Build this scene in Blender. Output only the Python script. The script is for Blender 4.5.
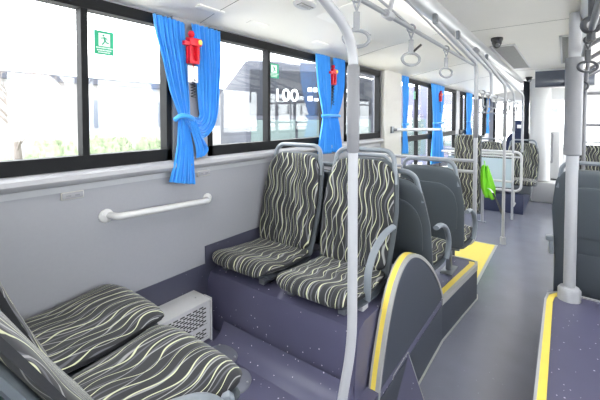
import bpy, bmesh, math, random
from mathutils import Vector, Matrix
random.seed(7)
S = bpy.context.scene
COL = S.collection
PI = math.pi
for o in list(bpy.data.objects):
    bpy.data.objects.remove(o)

# ------------------------------------------------------------------ camera, world, light, exposure
cam_d = bpy.data.cameras.new('camera')
cam = bpy.data.objects.new('camera', cam_d)
COL.objects.link(cam)
cam.location = (0, 0, 1.5)
cam.rotation_euler = (math.radians(90 - 1.7), 0, math.radians(36.7))
cam_d.sensor_width = 36
cam_d.lens = 355 / 600 * 36
cam_d.shift_y = -(82 - 355 * math.tan(math.radians(1.7))) / 600
cam_d.clip_start = 0.02
S.camera = cam

W = bpy.data.worlds.new('world')
S.world = W
W.use_nodes = True
bg = W.node_tree.nodes['Background']
bg.inputs[0].default_value = (0.98, 0.985, 1.0, 1)
bg.inputs[1].default_value = 4.2
S.view_settings.view_transform = 'Standard'
S.view_settings.look = 'None'
S.view_settings.gamma = 1
S.view_settings.use_curve_mapping = False
S.view_settings.exposure = 1.3
STRIP_POWER = 9.0          # glow strips added out of sight behind the ceiling rails

# ------------------------------------------------------------------ materials
def srgb(r, g, b):
    f = lambda c: (c / 12.92) if c <= 0.04045 else ((c + 0.055) / 1.055) ** 2.4
    return (f(r / 255), f(g / 255), f(b / 255), 1)

def mat(name, col, rough=0.5, metal=0.0, var=0.04, scale=30, bump=0.0, spec=0.5, coat=0.0, sheen=0.0):
    m = bpy.data.materials.new(name)
    m.use_nodes = True
    nt = m.node_tree
    b = nt.nodes['Principled BSDF']
    b.inputs['Roughness'].default_value = rough
    b.inputs['Metallic'].default_value = metal
    b.inputs['Specular IOR Level'].default_value = spec
    b.inputs['Coat Weight'].default_value = coat
    b.inputs['Sheen Weight'].default_value = sheen
    tc = nt.nodes.new('ShaderNodeTexCoord')
    n = nt.nodes.new('ShaderNodeTexNoise')
    n.inputs['Scale'].default_value = scale
    nt.links.new(tc.outputs['Object'], n.inputs['Vector'])
    r = nt.nodes.new('ShaderNodeMix')
    r.data_type = 'RGBA'
    r.inputs[6].default_value = tuple(c * (1 - var) for c in col[:3]) + (1,)
    r.inputs[7].default_value = tuple(min(1, c * (1 + var)) for c in col[:3]) + (1,)
    nt.links.new(n.outputs['Fac'], r.inputs[0])
    nt.links.new(r.outputs[2], b.inputs['Base Color'])
    if bump:
        bp = nt.nodes.new('ShaderNodeBump')
        bp.inputs['Strength'].default_value = bump
        bp.inputs['Distance'].default_value = 0.002
        nt.links.new(n.outputs['Fac'], bp.inputs['Height'])
        nt.links.new(bp.outputs['Normal'], b.inputs['Normal'])
    return m

def emit_mat(name, col, strength):
    m = bpy.data.materials.new(name)
    m.use_nodes = True
    b = m.node_tree.nodes['Principled BSDF']
    b.inputs['Base Color'].default_value = col
    b.inputs['Emission Color'].default_value = col
    b.inputs['Emission Strength'].default_value = strength
    return m

def glass_mat(name, tint=(0.95, 0.97, 0.97, 1), gloss=0.06):
    m = bpy.data.materials.new(name)
    m.use_nodes = True
    nt = m.node_tree
    nt.nodes.clear()
    out = nt.nodes.new('ShaderNodeOutputMaterial')
    mix = nt.nodes.new('ShaderNodeMixShader')
    tr = nt.nodes.new('ShaderNodeBsdfTransparent')
    gl = nt.nodes.new('ShaderNodeBsdfGlossy')
    tr.inputs[0].default_value = tint
    gl.inputs['Roughness'].default_value = 0.02
    mix.inputs[0].default_value = gloss
    nt.links.new(tr.outputs[0], mix.inputs[1])
    nt.links.new(gl.outputs[0], mix.inputs[2])
    nt.links.new(mix.outputs[0], out.inputs[0])
    return m

def speckle_mat(name, col, fleck, rough=0.35, scale=38, thr=0.13, spec=0.5):
    """vinyl flooring with small pale flecks"""
    m = mat(name, col, rough, var=0.10, scale=5, spec=spec)
    nt = m.node_tree
    b = nt.nodes['Principled BSDF']
    base = b.inputs['Base Color'].links[0].from_socket
    tc = [n for n in nt.nodes if n.type == 'TEX_COORD'][0]
    v = nt.nodes.new('ShaderNodeTexVoronoi')
    v.inputs['Scale'].default_value = scale
    nt.links.new(tc.outputs['Object'], v.inputs['Vector'])
    sep = nt.nodes.new('ShaderNodeSeparateColor')
    nt.links.new(v.outputs['Color'], sep.inputs[0])
    t = nt.nodes.new('ShaderNodeMath'); t.operation = 'MULTIPLY'; t.inputs[1].default_value = thr
    nt.links.new(sep.outputs[0], t.inputs[0])
    lt = nt.nodes.new('ShaderNodeMath'); lt.operation = 'LESS_THAN'
    nt.links.new(v.outputs['Distance'], lt.inputs[0]); nt.links.new(t.outputs[0], lt.inputs[1])
    gt = nt.nodes.new('ShaderNodeMath'); gt.operation = 'GREATER_THAN'; gt.inputs[1].default_value = 0.45
    nt.links.new(sep.outputs[1], gt.inputs[0])
    mu = nt.nodes.new('ShaderNodeMath'); mu.operation = 'MULTIPLY'
    nt.links.new(lt.outputs[0], mu.inputs[0]); nt.links.new(gt.outputs[0], mu.inputs[1])
    mx = nt.nodes.new('ShaderNodeMix'); mx.data_type = 'RGBA'
    mx.inputs[7].default_value = fleck
    nt.links.new(mu.outputs[0], mx.inputs[0]); nt.links.new(base, mx.inputs[6])
    nt.links.new(mx.outputs[2], b.inputs['Base Color'])
    return m

def fabric_mat(name, seed=0.0):
    """charcoal plush woven with wandering cream and grey lines running along the pad (uv in metres)"""
    m = bpy.data.materials.new(name)
    m.use_nodes = True
    nt = m.node_tree
    b = nt.nodes['Principled BSDF']
    b.inputs['Roughness'].default_value = 0.8
    b.inputs['Sheen Weight'].default_value = 0.2
    b.inputs['Sheen Roughness'].default_value = 0.4
    uv = nt.nodes.new('ShaderNodeUVMap'); uv.uv_map = 'UVMap'
    sx = nt.nodes.new('ShaderNodeSeparateXYZ')
    nt.links.new(uv.outputs[0], sx.inputs[0])
    u, v = sx.outputs[0], sx.outputs[1]
    def M(op, a, c=None, d=None):
        n = nt.nodes.new('ShaderNodeMath'); n.operation = op
        for i, x in enumerate((a, c, d)):
            if x is None: continue
            if isinstance(x, (int, float)): n.inputs[i].default_value = x
            else: nt.links.new(x, n.inputs[i])
        return n.outputs[0]
    def layer(freq, amp, wave, ph, width, su, sv):
        # noise decides how each line wanders
        cx = nt.nodes.new('ShaderNodeCombineXYZ')
        nt.links.new(M('MULTIPLY_ADD', u, su, ph + seed), cx.inputs[0])
        nt.links.new(M('MULTIPLY', v, sv), cx.inputs[1])
        cx.inputs[2].default_value = ph
        no = nt.nodes.new('ShaderNodeTexNoise'); no.inputs['Scale'].default_value = 1.0
        no.inputs['Detail'].default_value = 0.5
        nt.links.new(cx.outputs[0], no.inputs['Vector'])
        wob = M('MULTIPLY', M('SUBTRACT', no.outputs['Fac'], 0.5), 1.7)
        sn = M('SINE', M('ADD', M('MULTIPLY_ADD', v, wave, ph), M('MULTIPLY', u, 9.0)))
        phase = M('ADD', M('ADD', M('MULTIPLY_ADD', u, freq, ph), M('MULTIPLY', sn, amp)), wob)
        fr = M('ABSOLUTE', M('SUBTRACT', M('FRACT', phase), 0.5))
        wd = M('MULTIPLY_ADD', M('SINE', M('MULTIPLY_ADD', v, 17.0, M('MULTIPLY', u, 31.0))), width * 0.45, width)
        # soft edged line: 1 - smoothstep
        mr = nt.nodes.new('ShaderNodeMapRange'); mr.interpolation_type = 'SMOOTHSTEP'
        nt.links.new(fr, mr.inputs[0])
        nt.links.new(M('MULTIPLY', wd, 0.6), mr.inputs[1])
        nt.links.new(M('MULTIPLY', wd, 1.35), mr.inputs[2])
        mr.inputs[3].default_value = 1; mr.inputs[4].default_value = 0
        return mr.outputs[0]
    def over(fac, c0, c1):
        x = nt.nodes.new('ShaderNodeMix'); x.data_type = 'RGBA'
        nt.links.new(fac, x.inputs[0])
        if isinstance(c0, tuple): x.inputs[6].default_value = c0
        else: nt.links.new(c0, x.inputs[6])
        x.inputs[7].default_value = c1
        return x.outputs[2]
    n0 = nt.nodes.new('ShaderNodeTexNoise'); n0.inputs['Scale'].default_value = 220
    nt.links.new(uv.outputs[0], n0.inputs['Vector'])
    base = over(n0.outputs['Fac'], srgb(30, 31, 34), srgb(46, 47, 51))
    c = over(layer(27, .25, 30, 1.7, .075, 9, 3.5), base, srgb(88, 88, 95))
    c = over(layer(19, .22, 24, 4.1, .042, 8, 4.5), c, srgb(150, 150, 150))
    c = over(layer(23, .28, 34, 0.3, .046, 7, 4.0), c, srgb(204, 207, 172))
    nt.links.new(c, b.inputs['Base Color'])
    return m

MT = dict(
    wall=mat('wall_grey_laminate', srgb(150, 151, 158), .45, var=.03, scale=60),
    pillar=mat('pillar_grey', srgb(150, 150, 156), .5),
    pillar_light=mat('pillar_warm_grey', srgb(196, 194, 190), .5),
    ceil=mat('ceiling_off_white', srgb(242, 239, 232), .42, var=.02, scale=3),
    ceil2=mat('ceiling_panel', srgb(243, 241, 235), .4, var=.02, scale=3),
    seam=mat('seam_grey', srgb(150, 148, 144), .6),
    sill=mat('sill_grey_white', srgb(158, 158, 163), .35, var=.02),
    white=mat('white_paint', srgb(206, 206, 207), .35, var=.02),
    alu=mat('satin_aluminium', srgb(205, 206, 209), .28, metal=.35, var=.03),
    pole=mat('pole_light_grey', srgb(176, 177, 182), .3, var=.02),
    sleeve=mat('pole_grip_grey', srgb(128, 128, 133), .5, var=.03),
    frame=mat('black_rubber', srgb(18, 19, 22), .6, spec=.2),
    vinyl=speckle_mat('speckled_vinyl', srgb(88, 87, 112), srgb(220, 214, 226), .33, 44, .17),
    vinyl_dark=speckle_mat('speckled_dark_vinyl', srgb(68, 69, 86), srgb(190, 190, 205), .38, 44, .13),
    aisle=speckle_mat('aisle_vinyl', srgb(124, 126, 140), srgb(164, 166, 180), .22, 40, .09),
    arch=mat('arch_panel_grey', srgb(66, 71, 82), .5, var=.05),
    yellow=mat('yellow_edging', srgb(240, 214, 92), .45, var=.04),
    yellow_floor=mat('yellow_floor', srgb(240, 220, 110), .45, var=.04),
    edge=mat('edge_grey_profile', srgb(168, 168, 166), .4),
    plastic=mat('seat_shell_grey', srgb(84, 91, 97), .5, var=.05, scale=300, bump=.12),
    plastic_dark=mat('seat_shell_dark', srgb(70, 76, 84), .55, var=.05, scale=300, bump=.12),
    handle=mat('seat_handle_grey', srgb(128, 135, 143), .42, var=.03),
    piping=mat('seat_side_cloth', srgb(40, 41, 45), .85, var=.15, scale=200),
    fabric=fabric_mat('wavy_fabric', 0.0),
    fabric2=fabric_mat('wavy_fabric_b', 3.7),
    metal=mat('steel_grey', srgb(130, 134, 140), .35, metal=.5),
    blue=mat('curtain_blue', srgb(52, 150, 232), .7, var=.06, scale=12, sheen=.3),
    red=mat('hammer_red', srgb(214, 22, 44), .35),
    tagw=mat('tag_white', srgb(238, 238, 240), .5),
    black=mat('black_plastic', srgb(22, 22, 26), .4),
    green=mat('exit_green', srgb(28, 168, 124), .5, var=.02),
    exitw=mat('exit_white', srgb(240, 250, 244), .5, var=.01),
    lime=mat('lime_cloth', srgb(130, 216, 50), .8, var=.12, scale=14),
    grille=mat('grille_grey', srgb(105, 105, 104), .6),
    louvre=mat('louvre_grey', srgb(176, 176, 174), .5),
    heater=mat('heater_white', srgb(212, 212, 214), .4, var=.02),
    disc=mat('floor_cap_grey', srgb(118, 120, 132), .4, var=.05),
    led=mat('display_dark', srgb(78, 84, 98), .2, coat=.5),
    navy=mat('navy_box', srgb(58, 64, 92), .45, var=.06),
    navycloth=mat('navy_cloth', srgb(28, 40, 72), .8),
    strap=mat('strap_grey', srgb(150, 152, 156), .4),
    strap_dark=mat('strap_dark', srgb(60, 62, 68), .4),
    glass=glass_mat('window_glass'),
    glass_tint=glass_mat('partition_glass', (0.80, 0.88, 0.90, 1), .10),
    frost=mat('frosted_panel', srgb(190, 206, 214), .25, var=.02),
    ground=mat('concrete', srgb(222, 220, 216), .9, var=.1, scale=2),
    build=mat('building_render', srgb(128, 128, 127), .8, var=.04, scale=1),
    bwin=mat('building_window', srgb(88, 94, 104), .2),
    leaf=mat('hedge_leaf', srgb(128, 140, 112), .8, var=.55, scale=9),
    bark=mat('bark', srgb(112, 104, 100), .9, var=.15),
    bus=mat('bus_grey', srgb(70, 72, 80), .7, var=.03, spec=.1),
    buslight=mat('bus_pale', srgb(98, 98, 116), .7, var=.03, spec=.1),
    busdark=mat('bus_mask_dark', srgb(44, 46, 52), .7, spec=.1),
    bustext=emit_mat('bus_led_text', (1, 1, 1, 1), .5),
    buspane=mat('bus_windscreen', srgb(84, 96, 96), .6, spec=.15),
    strip=emit_mat('added_glow', (1, .98, .95, 1), STRIP_POWER),
    screen=emit_mat('screen_blue', (.25, .35, .6, 1), 1.0),
)

# ------------------------------------------------------------------ mesh helpers
class MB:
    def __init__(self):
        self.bm = bmesh.new()
        self.uv = self.bm.loops.layers.uv.new('UVMap')
        self.mi = 0
    def _setmi(self, n0):
        self.bm.faces.ensure_lookup_table()
        for f in self.bm.faces[n0:]:
            f.material_index = self.mi
    def box(self, x0, x1, y0, y1, z0, z1, bev=0.0, M=None):
        b2 = bmesh.new()
        bmesh.ops.create_cube(b2, size=1)
        for v in b2.verts:
            v.co = Vector(((x0 + x1) / 2 + v.co.x * (x1 - x0), (y0 + y1) / 2 + v.co.y * (y1 - y0), (z0 + z1) / 2 + v.co.z * (z1 - z0)))
        if bev:
            bmesh.ops.bevel(b2, geom=b2.edges[:], offset=bev, segments=2, affect='EDGES', profile=.5)
        if M is not None:
            b2.transform(M)
        self._merge(b2)
        return self
    def _merge(self, b2):
        n0 = len(self.bm.faces)
        b2.verts.ensure_lookup_table(); b2.verts.index_update()
        vs = [self.bm.verts.new(v.co) for v in b2.verts]
        for f in b2.faces:
            try:
                nf = self.bm.faces.new([vs[v.index] for v in f.verts])
            except ValueError:
                pass
        b2.free()
        self._setmi(n0)
    def tube(self, pts, r, seg=10, cap=True, flat=1.0, up=Vector((0, 0, 1))):
        pts = [Vector(p) for p in pts]
        n0 = len(self.bm.faces)
        rings = []
        prev = None
        for i, p in enumerate(pts):
            if i == 0: t = pts[1] - p
            elif i == len(pts) - 1: t = p - pts[i - 1]
            else: t = (pts[i + 1] - p).normalized() + (p - pts[i - 1]).normalized()
            t.normalize()
            if prev is None:
                a = up if abs(t.dot(up)) < .95 else Vector((1, 0, 0))
                n = (a - t * a.dot(t)).normalized()
            else:
                n = (prev - t * prev.dot(t)).normalized()
            prev = n
            bn = t.cross(n)
            rr = r[i] if isinstance(r, (list, tuple)) else r
            rings.append([self.bm.verts.new(p + n * (math.cos(2 * PI * k / seg) * rr * flat) + bn * (math.sin(2 * PI * k / seg) * rr)) for k in range(seg)])
        for a, b in zip(rings, rings[1:]):
            for k in range(seg):
                self.bm.faces.new([a[k], a[(k + 1) % seg], b[(k + 1) % seg], b[k]])
        if cap:
            self.bm.faces.new(rings[0][::-1]); self.bm.faces.new(rings[-1])
        self._setmi(n0)
        return self
    def ring(self, c, R, r, ax1, ax2, seg=24, seg2=8):
        """closed torus with elliptic axes ax1, ax2 (vectors already scaled)"""
        c = Vector(c); ax1 = Vector(ax1); ax2 = Vector(ax2)
        nrm = ax1.cross(ax2).normalized()
        n0 = len(self.bm.faces)
        rings = []
        for i in range(seg):
            a = 2 * PI * i / seg
            rad = ax1 * math.cos(a) + ax2 * math.sin(a)
            p = c + rad * R
            d = rad.normalized()
            rings.append([self.bm.verts.new(p + d * (math.cos(2 * PI * k / seg2) * r) + nrm * (math.sin(2 * PI * k / seg2) * r)) for k in range(seg2)])
        for i in range(seg):
            a, b = rings[i], rings[(i + 1) % seg]
            for k in range(seg2):
                self.bm.faces.new([a[k], a[(k + 1) % seg2], b[(k + 1) % seg2], b[k]])
        self._setmi(n0)
        return self
    def lathe(self, prof, c=(0, 0, 0), seg=24, M=None):
        """profile of (r, z) about z through c"""
        n0 = len(self.bm.faces)
        rings = []
        for r, z in prof:
            ring = []
            for k in range(seg):
                co = Vector((math.cos(2 * PI * k / seg) * max(r, 1e-4), math.sin(2 * PI * k / seg) * max(r, 1e-4), z))
                if M is not None: co = M @ co
                ring.append(self.bm.verts.new(co + Vector(c)))
            rings.append(ring)
        for a, b in zip(rings, rings[1:]):
            for k in range(seg):
                self.bm.faces.new([a[k], a[(k + 1) % seg], b[(k + 1) % seg], b[k]])
        self.bm.faces.new(rings[0][::-1]); self.bm.faces.new(rings[-1])
        self._setmi(n0)
        return self
    def prism(self, poly, axis, a, b):
        """closed polygon extruded along axis 0/1/2 from a to b; poly gives the other two coords in order"""
        n0 = len(self.bm.faces)
        def mk(p, t):
            l = list(p); l.insert(axis, t); return Vector(l)
        A = [self.bm.verts.new(mk(p, a)) for p in poly]
        B = [self.bm.verts.new(mk(p, b)) for p in poly]
        n = len(poly)
        for i in range(n):
            self.bm.faces.new([A[i], A[(i + 1) % n], B[(i + 1) % n], B[i]])
        self.bm.faces.new(A[::-1]); self.bm.faces.new(B)
        self._setmi(n0)
        return self
    def band(self, path, axis, a, b, th):
        """open path (2d) extruded along axis between a and b with thickness th along the path normal"""
        left, right = [], []
        for i, p in enumerate(path):
            p0 = Vector(path[max(i - 1, 0)]); p1 = Vector(path[min(i + 1, len(path) - 1)])
            t = (p1 - p0).normalized(); n = Vector((-t.y, t.x))
            left.append(Vector(p) + n * th / 2); right.append(Vector(p) - n * th / 2)
        for i in range(len(path) - 1):
            self.prism([tuple(left[i]), tuple(left[i + 1]), tuple(right[i + 1]), tuple(right[i])], axis, a, b)
        return self
    def loft(self, st, N=22, e=4.0, sides=False):
        """stations (y, z, ny, nz, half width, half thickness); section in the x / normal plane"""
        n0 = len(self.bm.faces)
        rings = []; uvs = []
        s = 0
        for i, (y, z, ny, nz, w, t) in enumerate(st):
            if i: s += math.hypot(y - st[i - 1][0], z - st[i - 1][1])
            ring = []; ru = []
            for k in range(N):
                a = 2 * PI * (k + .5) / N
                ca, sa = math.cos(a), math.sin(a)
                px = w * math.copysign(abs(ca) ** (2 / e), ca)
                pn = t * math.copysign(abs(sa) ** (2 / e), sa)
                if w > .05: pn *= 1 - .25 * (px / w) ** 4
                ring.append(self.bm.verts.new((px, y + ny * pn, z + nz * pn)))
                ru.append((px + (0.012 * (1 if px > 0 else -1) * (1 - pn / t) if t else 0), s))
            rings.append(ring); uvs.append(ru)
        def face(vs, us, side=0):
            f = self.bm.faces.new(vs); f.material_index = side
            for l, q in zip(f.loops, us): l[self.uv].uv = q
        for i in range(len(rings) - 1):
            a, b = rings[i], rings[i + 1]
            for k in range(N):
                k2 = (k + 1) % N
                face([a[k], a[k2], b[k2], b[k]], [uvs[i][k], uvs[i][k2], uvs[i + 1][k2], uvs[i + 1][k]], 1 if sides and abs(math.cos(2 * PI * (k + 1) / N)) > .97 else 0)
        face(rings[0][::-1], uvs[0][::-1], int(sides)); face(rings[-1], uvs[-1], int(sides))
        return self
    def quad(self, *ps):
        n0 = len(self.bm.faces)
        self.bm.faces.new([self.bm.verts.new(p) for p in ps])
        self._setmi(n0)
        return self
    def build(self, name, m, parent=None, smooth=True, bevel=0.0, kind=None):
        bm = self.bm
        bmesh.ops.recalc_face_normals(bm, faces=bm.faces[:])
        me = bpy.data.meshes.new(name)
        bm.to_mesh(me); bm.free()
        for mm in (m if isinstance(m, (list, tuple)) else [m]):
            me.materials.append(mm)
        if smooth:
            me.polygons.foreach_set('use_smooth', [True] * len(me.polygons))
            try: me.set_sharp_from_angle(angle=math.radians(38))
            except Exception: pass
        o = bpy.data.objects.new(name, me)
        COL.objects.link(o)
        if parent is not None: o.parent = parent
        if bevel:
            md = o.modifiers.new('bevel', 'BEVEL'); md.width = bevel; md.segments = 2; md.limit_method = 'ANGLE'
        if kind: o['kind'] = kind
        return o

def tag(o, label, cat, group=None):
    o['label'] = label; o['category'] = cat
    if group: o['group'] = group
    return o

def thing(name, label, cat, loc=(0, 0, 0), rz=0, group=None):
    o = bpy.data.objects.new(name, None)
    o.empty_display_size = .1
    COL.objects.link(o)
    o.location = loc; o.rotation_euler = (0, 0, rz)
    return tag(o, label, cat, group)

def dup(root, loc, rz, label, group=None):
    r = root.copy(); COL.objects.link(r)
    r.location = loc; r.rotation_euler = (0, 0, rz)
    r['label'] = label
    if group: r['group'] = group
    for ch in [c for c in bpy.data.objects if c.parent == root]:
        c = ch.copy(); COL.objects.link(c); c.parent = r
        for g in [q for q in bpy.data.objects if q.parent == ch]:
            d = g.copy(); COL.objects.link(d); d.parent = c
    return r

def struct(mb, name, m, smooth=False, bevel=0.0, parent=None):
    o = mb.build(name, m, parent, smooth=smooth, bevel=bevel)
    if parent is None: o['kind'] = 'structure'
    return o

def fillet(pts, r, n=6):
    pts = [Vector(p) for p in pts]
    out = [pts[0]]
    for i in range(1, len(pts) - 1):
        p = pts[i]; a = (pts[i - 1] - p); b = (pts[i + 1] - p)
        rr = min(r, a.length * .49, b.length * .49)
        A = p + a.normalized() * rr; B = p + b.normalized() * rr
        for k in range(n + 1):
            t = k / n
            out.append(A * (1 - t) ** 2 + p * 2 * t * (1 - t) + B * t * t)
    out.append(pts[-1])
    return out

# ------------------------------------------------------------------ the shell of the bus
XL, XR = -1.70, 1.14
Y0, Y1 = -1.6, 11.2
ZR = 0.28            # raised rear floor / seat platforms
ZW0, ZW1 = 1.27, 2.03
ZC = 2.20

b = MB()
b.box(XL, XR, 1.40, Y1, -.06, 0.0)
b.mi = 1
b.box(XL, XR, Y0, 1.40, -.06, ZR)                       # raised rear floor
b.prism([(XL, 1.40), (-.64, 1.40), (-.64, 2.45), (-.600, 2.85), (-.562, 3.20), (-.575, 3.27), (-.63, 3.285), (XL, 3.285)], 2, -.05, ZR)   # left seat platform
b.box(-.08, XR, 1.40, 3.04, -.05, ZR)                   # right seat platform
b.box(-.04, XR, 3.06, 5.3, -.05, .19)
# wheel housing under the facing pair
prof = [(1.325, ZR - .02), (1.335, .40), (1.352, .53), (1.37, .575), (1.42, .595), (1.95, .585), (2.10, .55), (2.22, .49), (2.36, .38), (2.44, ZR - .02)]
b.prism(prof, 0, XL, -.70)
# cove at the foot of the housing
b.prism([(1.20, ZR - .001), (1.25, ZR + .010), (1.29, ZR + .038), (1.312, ZR + .085), (1.33, ZR - .01)], 0, XL + .19, -.70)
floor = struct(b, 'floor', [MT['aisle'], MT['vinyl']], smooth=True)

# yellow edging of the left platform + grey nosing + riser facing
b = MB()
edge = [(-.64, 2.45), (-.600, 2.85), (-.562, 3.20), (-.575, 3.27), (-.63, 3.285), (-1.2, 3.287)]
b.band([(x - .035, y - (.02 if i > 2 else 0)) for i, (x, y) in enumerate(edge[:4])], 2, ZR, ZR + .005, .042)
b.mi = 1
b.band([(x - .004, y) for x, y in edge], 2, ZR - .035, ZR + .008, .022)
b.mi = 2
b.band([(-.641, 1.42)] + edge, 2, 0, ZR - .035, .008)
b.mi = 1
b.band([(-.634, 1.42)] + [(x + .008, y) for x, y in edge], 2, 0, .008, .010)
struct(b, 'trim_2', [MT['yellow'], MT['edge'], MT['arch']])

# yellow edging of the right platform (rounded at its front end)
b = MB()
pth = [(-.055, Y0), (-.055, 2.86), (-.045, 2.95), (-.01, 3.01), (.05, 3.025)]
b.band([(x - .004, y) for x, y in pth], 2, ZR, ZR + .005, .034)
b.mi = 1
pth = [(-.082, Y0), (-.082, 2.87), (-.070, 2.98), (-.025, 3.04), (.05, 3.052), (XR, 3.052)]
b.band(pth, 2, ZR - .04, ZR + .007, .012)
b.mi = 2
b.box(-.085, -.078, 1.42, 3.0, 0, ZR - .03)
struct(b, 'trim_3', [MT['yellow'], MT['pole'], MT['arch']])

# yellow standing zone marked on the floor
b = MB()
b.box(XL + .02, -.63, 3.30, 4.69, .0, .003)
b.mi = 1
b.box(-.63, -.605, 3.30, 4.70, .0, .0035)
b.box(XL + .02, -.605, 4.69, 4.71, .0, .0035)
struct(b, 'trim_4', [MT['yellow_floor'], MT['pole']])

# left wall with its window openings
WIN = [  # y0, y1, z0, dividers
    (-1.45, 1.115, ZW0, [-.55, .69]), (1.36, 2.66, ZW0, [1.90]), (2.98, 3.80, ZW0, []),
    (4.40, 5.78, .55, [5.10]), (6.25, 7.30, .55, []), (7.62, 8.35, .55, [7.9]), (8.80, 10.45, 1.0, [9.6])]
b = MB()
T = .07
cur = Y0
for (a, c, z0, dv) in WIN:
    b.box(XL - T, XL, cur, a, -.05, ZW1 + .02)
    b.box(XL - T, XL, a, c, -.05, z0)
    b.box(XL - T, XL, a, c, ZW1, ZW1 + .02)
    cur = c
b.box(XL - T, XL, cur, Y1, -.05, ZW1 + .02)
struct(b, 'wall_left', MT['wall'])
for i, (a, c, z0, dv) in enumerate(WIN):
    f = MB()
    x0, x1 = XL - .05, XL + .012
    lo = .065 if z0 == ZW0 else .04
    f.box(x0, x1, a, c, z0, z0 + lo)
    f.box(x0, x1, a, c, ZW1 - .05, ZW1 + .004)
    f.box(x0, x1, a, a + .03, z0, ZW1); f.box(x0, x1, c - .03, c, z0, ZW1)
    for d in dv:
        f.box(x0 + .01, x1 - .002, d - .014, d + .014, z0, ZW1)
    if z0 == .55:
        f.box(x0, x1, a, c, 1.18, 1.255)
    w = struct(f, 'window_%d' % (i + 1), MT['frame'])
    g = MB(); g.box(XL - .032, XL - .026, a + .01, c - .01, z0 + .01, ZW1 - .01)
    g.build('pane', MT['glass'], w, smooth=False)

# right wall
b = MB()
RW = [(-1.3, .9), (1.1, 2.9), (3.1, 4.9), (5.1, 6.9), (7.3, 8.4), (8.7, 10.6)]
cur = Y0
for a, c in RW:
    z0 = 1.2 if a < 7 else .15
    b.box(XR, XR + T, cur, a, -.05, ZW1 + .02); b.box(XR, XR + T, a, c, -.05, z0); b.box(XR, XR + T, a, c, ZW1, ZW1 + .02)
    cur = c
b.box(XR, XR + T, cur, Y1, -.05, ZW1 + .02)
struct(b, 'wall_right', MT['wall'])
for i, (a, c) in enumerate(RW):
    z0 = 1.2 if a < 7 else .15
    f = MB(); x0, x1 = XR - .012, XR + .05
    f.box(x0, x1, a, c, z0, z0 + .05); f.box(x0, x1, a, c, ZW1 - .05, ZW1)
    f.box(x0, x1, a, a + .03, z0, ZW1); f.box(x0, x1, c - .03, c, z0, ZW1)
    f.box(x0, x1, (a + c) / 2 - .014, (a + c) / 2 + .014, z0, ZW1)
    w = struct(f, 'window_%d' % (i + 8), MT['frame'])
    g = MB(); g.box(XR + .026, XR + .032, a + .01, c - .01, z0 + .01, ZW1 - .01)
    g.build('pane', MT['glass'], w, smooth=False)

# rear and front ends
b = MB()
b.box(XL - T, XR + T, Y0 - T, Y0, -.05, 1.2); b.box(XL - T, XR + T, Y0 - T, Y0, 2.0, ZC + .05)
b.box(XL - T, XL + .25, Y0 - T, Y0, 1.2, 2.0); b.box(XR - .25, XR + T, Y0 - T, Y0, 1.2, 2.0)
struct(b, 'wall_rear', MT['wall'])
f = MB()
f.box(XL + .25, XR - .25, Y0 - .04, Y0 + .01, 1.2, 1.25); f.box(XL + .25, XR - .25, Y0 - .04, Y0 + .01, 1.95, 2.0)
f.box(XL + .25, XL + .3, Y0 - .04, Y0 + .01, 1.2, 2.0); f.box(XR - .3, XR - .25, Y0 - .04, Y0 + .01, 1.2, 2.0)
w = struct(f, 'window_14', MT['frame'])
g = MB(); g.box(XL + .27, XR - .27, Y0 - .02, Y0 - .014, 1.22, 1.98); g.build('pane', MT['glass'], w, smooth=False)
b = MB()
b.box(XL - T, XR + T, Y1, Y1 + T, -.05, .75); b.box(XL - T, XR + T, Y1, Y1 + T, 1.95, ZC + .05)
b.box(XL - T, XL + .1, Y1, Y1 + T, .75, 1.95); b.box(XR - .1, XR + T, Y1, Y1 + T, .75, 1.95)
struct(b, 'wall_front', MT['pillar'])
f = MB()
f.box(XL + .1, XR - .1, Y1 - .01, Y1 + .05, .75, .8); f.box(XL + .1, XR - .1, Y1 - .01, Y1 + .05, 1.91, 1.95)
f.box(XL + .1, XL + .15, Y1 - .01, Y1 + .05, .75, 1.95); f.box(XR - .15, XR - .1, Y1 - .01, Y1 + .05, .75, 1.95)
w = struct(f, 'window_15', MT['frame'])
g = MB(); g.box(XL + .12, XR - .12, Y1 + .02, Y1 + .026, .77, 1.93); g.build('pane', MT['glass'], w, smooth=False)

# ceiling: flat middle, coved sides
XM = (XL + XR) / 2
XT = -.68
XTR = 2 * XM - XT
half = [(XL - T, ZW1 + .012), (XL + .02, ZW1 + .015), (XL + .14, 2.075), (XL + .40, 2.125), (XL + .75, 2.175), (XT, ZC)]
full = half + [(2 * XM - x, z) for x, z in reversed(half)]
poly = full + [(XR + T, ZC + .12), (XL - T, ZC + .12)]
b = MB()
b.prism(poly, 1, Y0 - T, Y1 + T)
struct(b, 'ceiling', MT['ceil'], smooth=True)
# seams of the ceiling panels
b = MB()
def seam_side(y):
    pts = [(x, y, z - .001) for x, z in half[1:]]
    b.tube(pts, .0018, 5)
for y in (1.30, 3.0, 4.7, 6.4): seam_side(y)
for y in (3.15, 6.15, 8.6): b.tube([(XT + .06, y, ZC), (XTR - .06, y, ZC)], .002, 5)
struct(b, 'trim_5', MT['seam'])
# long aluminium rails in the ceiling; hidden glow strips added to brighten the interior
for i, x in enumerate((XT, XTR)):
    b = MB()
    n = 14
    p = [(x + .055 * math.cos(a), ZC + .004 - .085 * math.sin(a)) for a in [PI * k / n for k in range(n + 1)]]
    b.prism([(q[0], q[1]) for q in p], 1, Y0 + .05, 9.2)
    t = struct(b, 'trim_%d' % (6 + i), MT['alu'], smooth=True)
    s = 1 if i == 0 else -1
    b = MB(); b.box(min(x - s * .056, x - s * .062), max(x - s * .056, x - s * .062), Y0 + .1, 9.1, ZC - .030, ZC - .008)
    b.build('added_glow_strip', MT['strip'], t, smooth=False)
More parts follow.
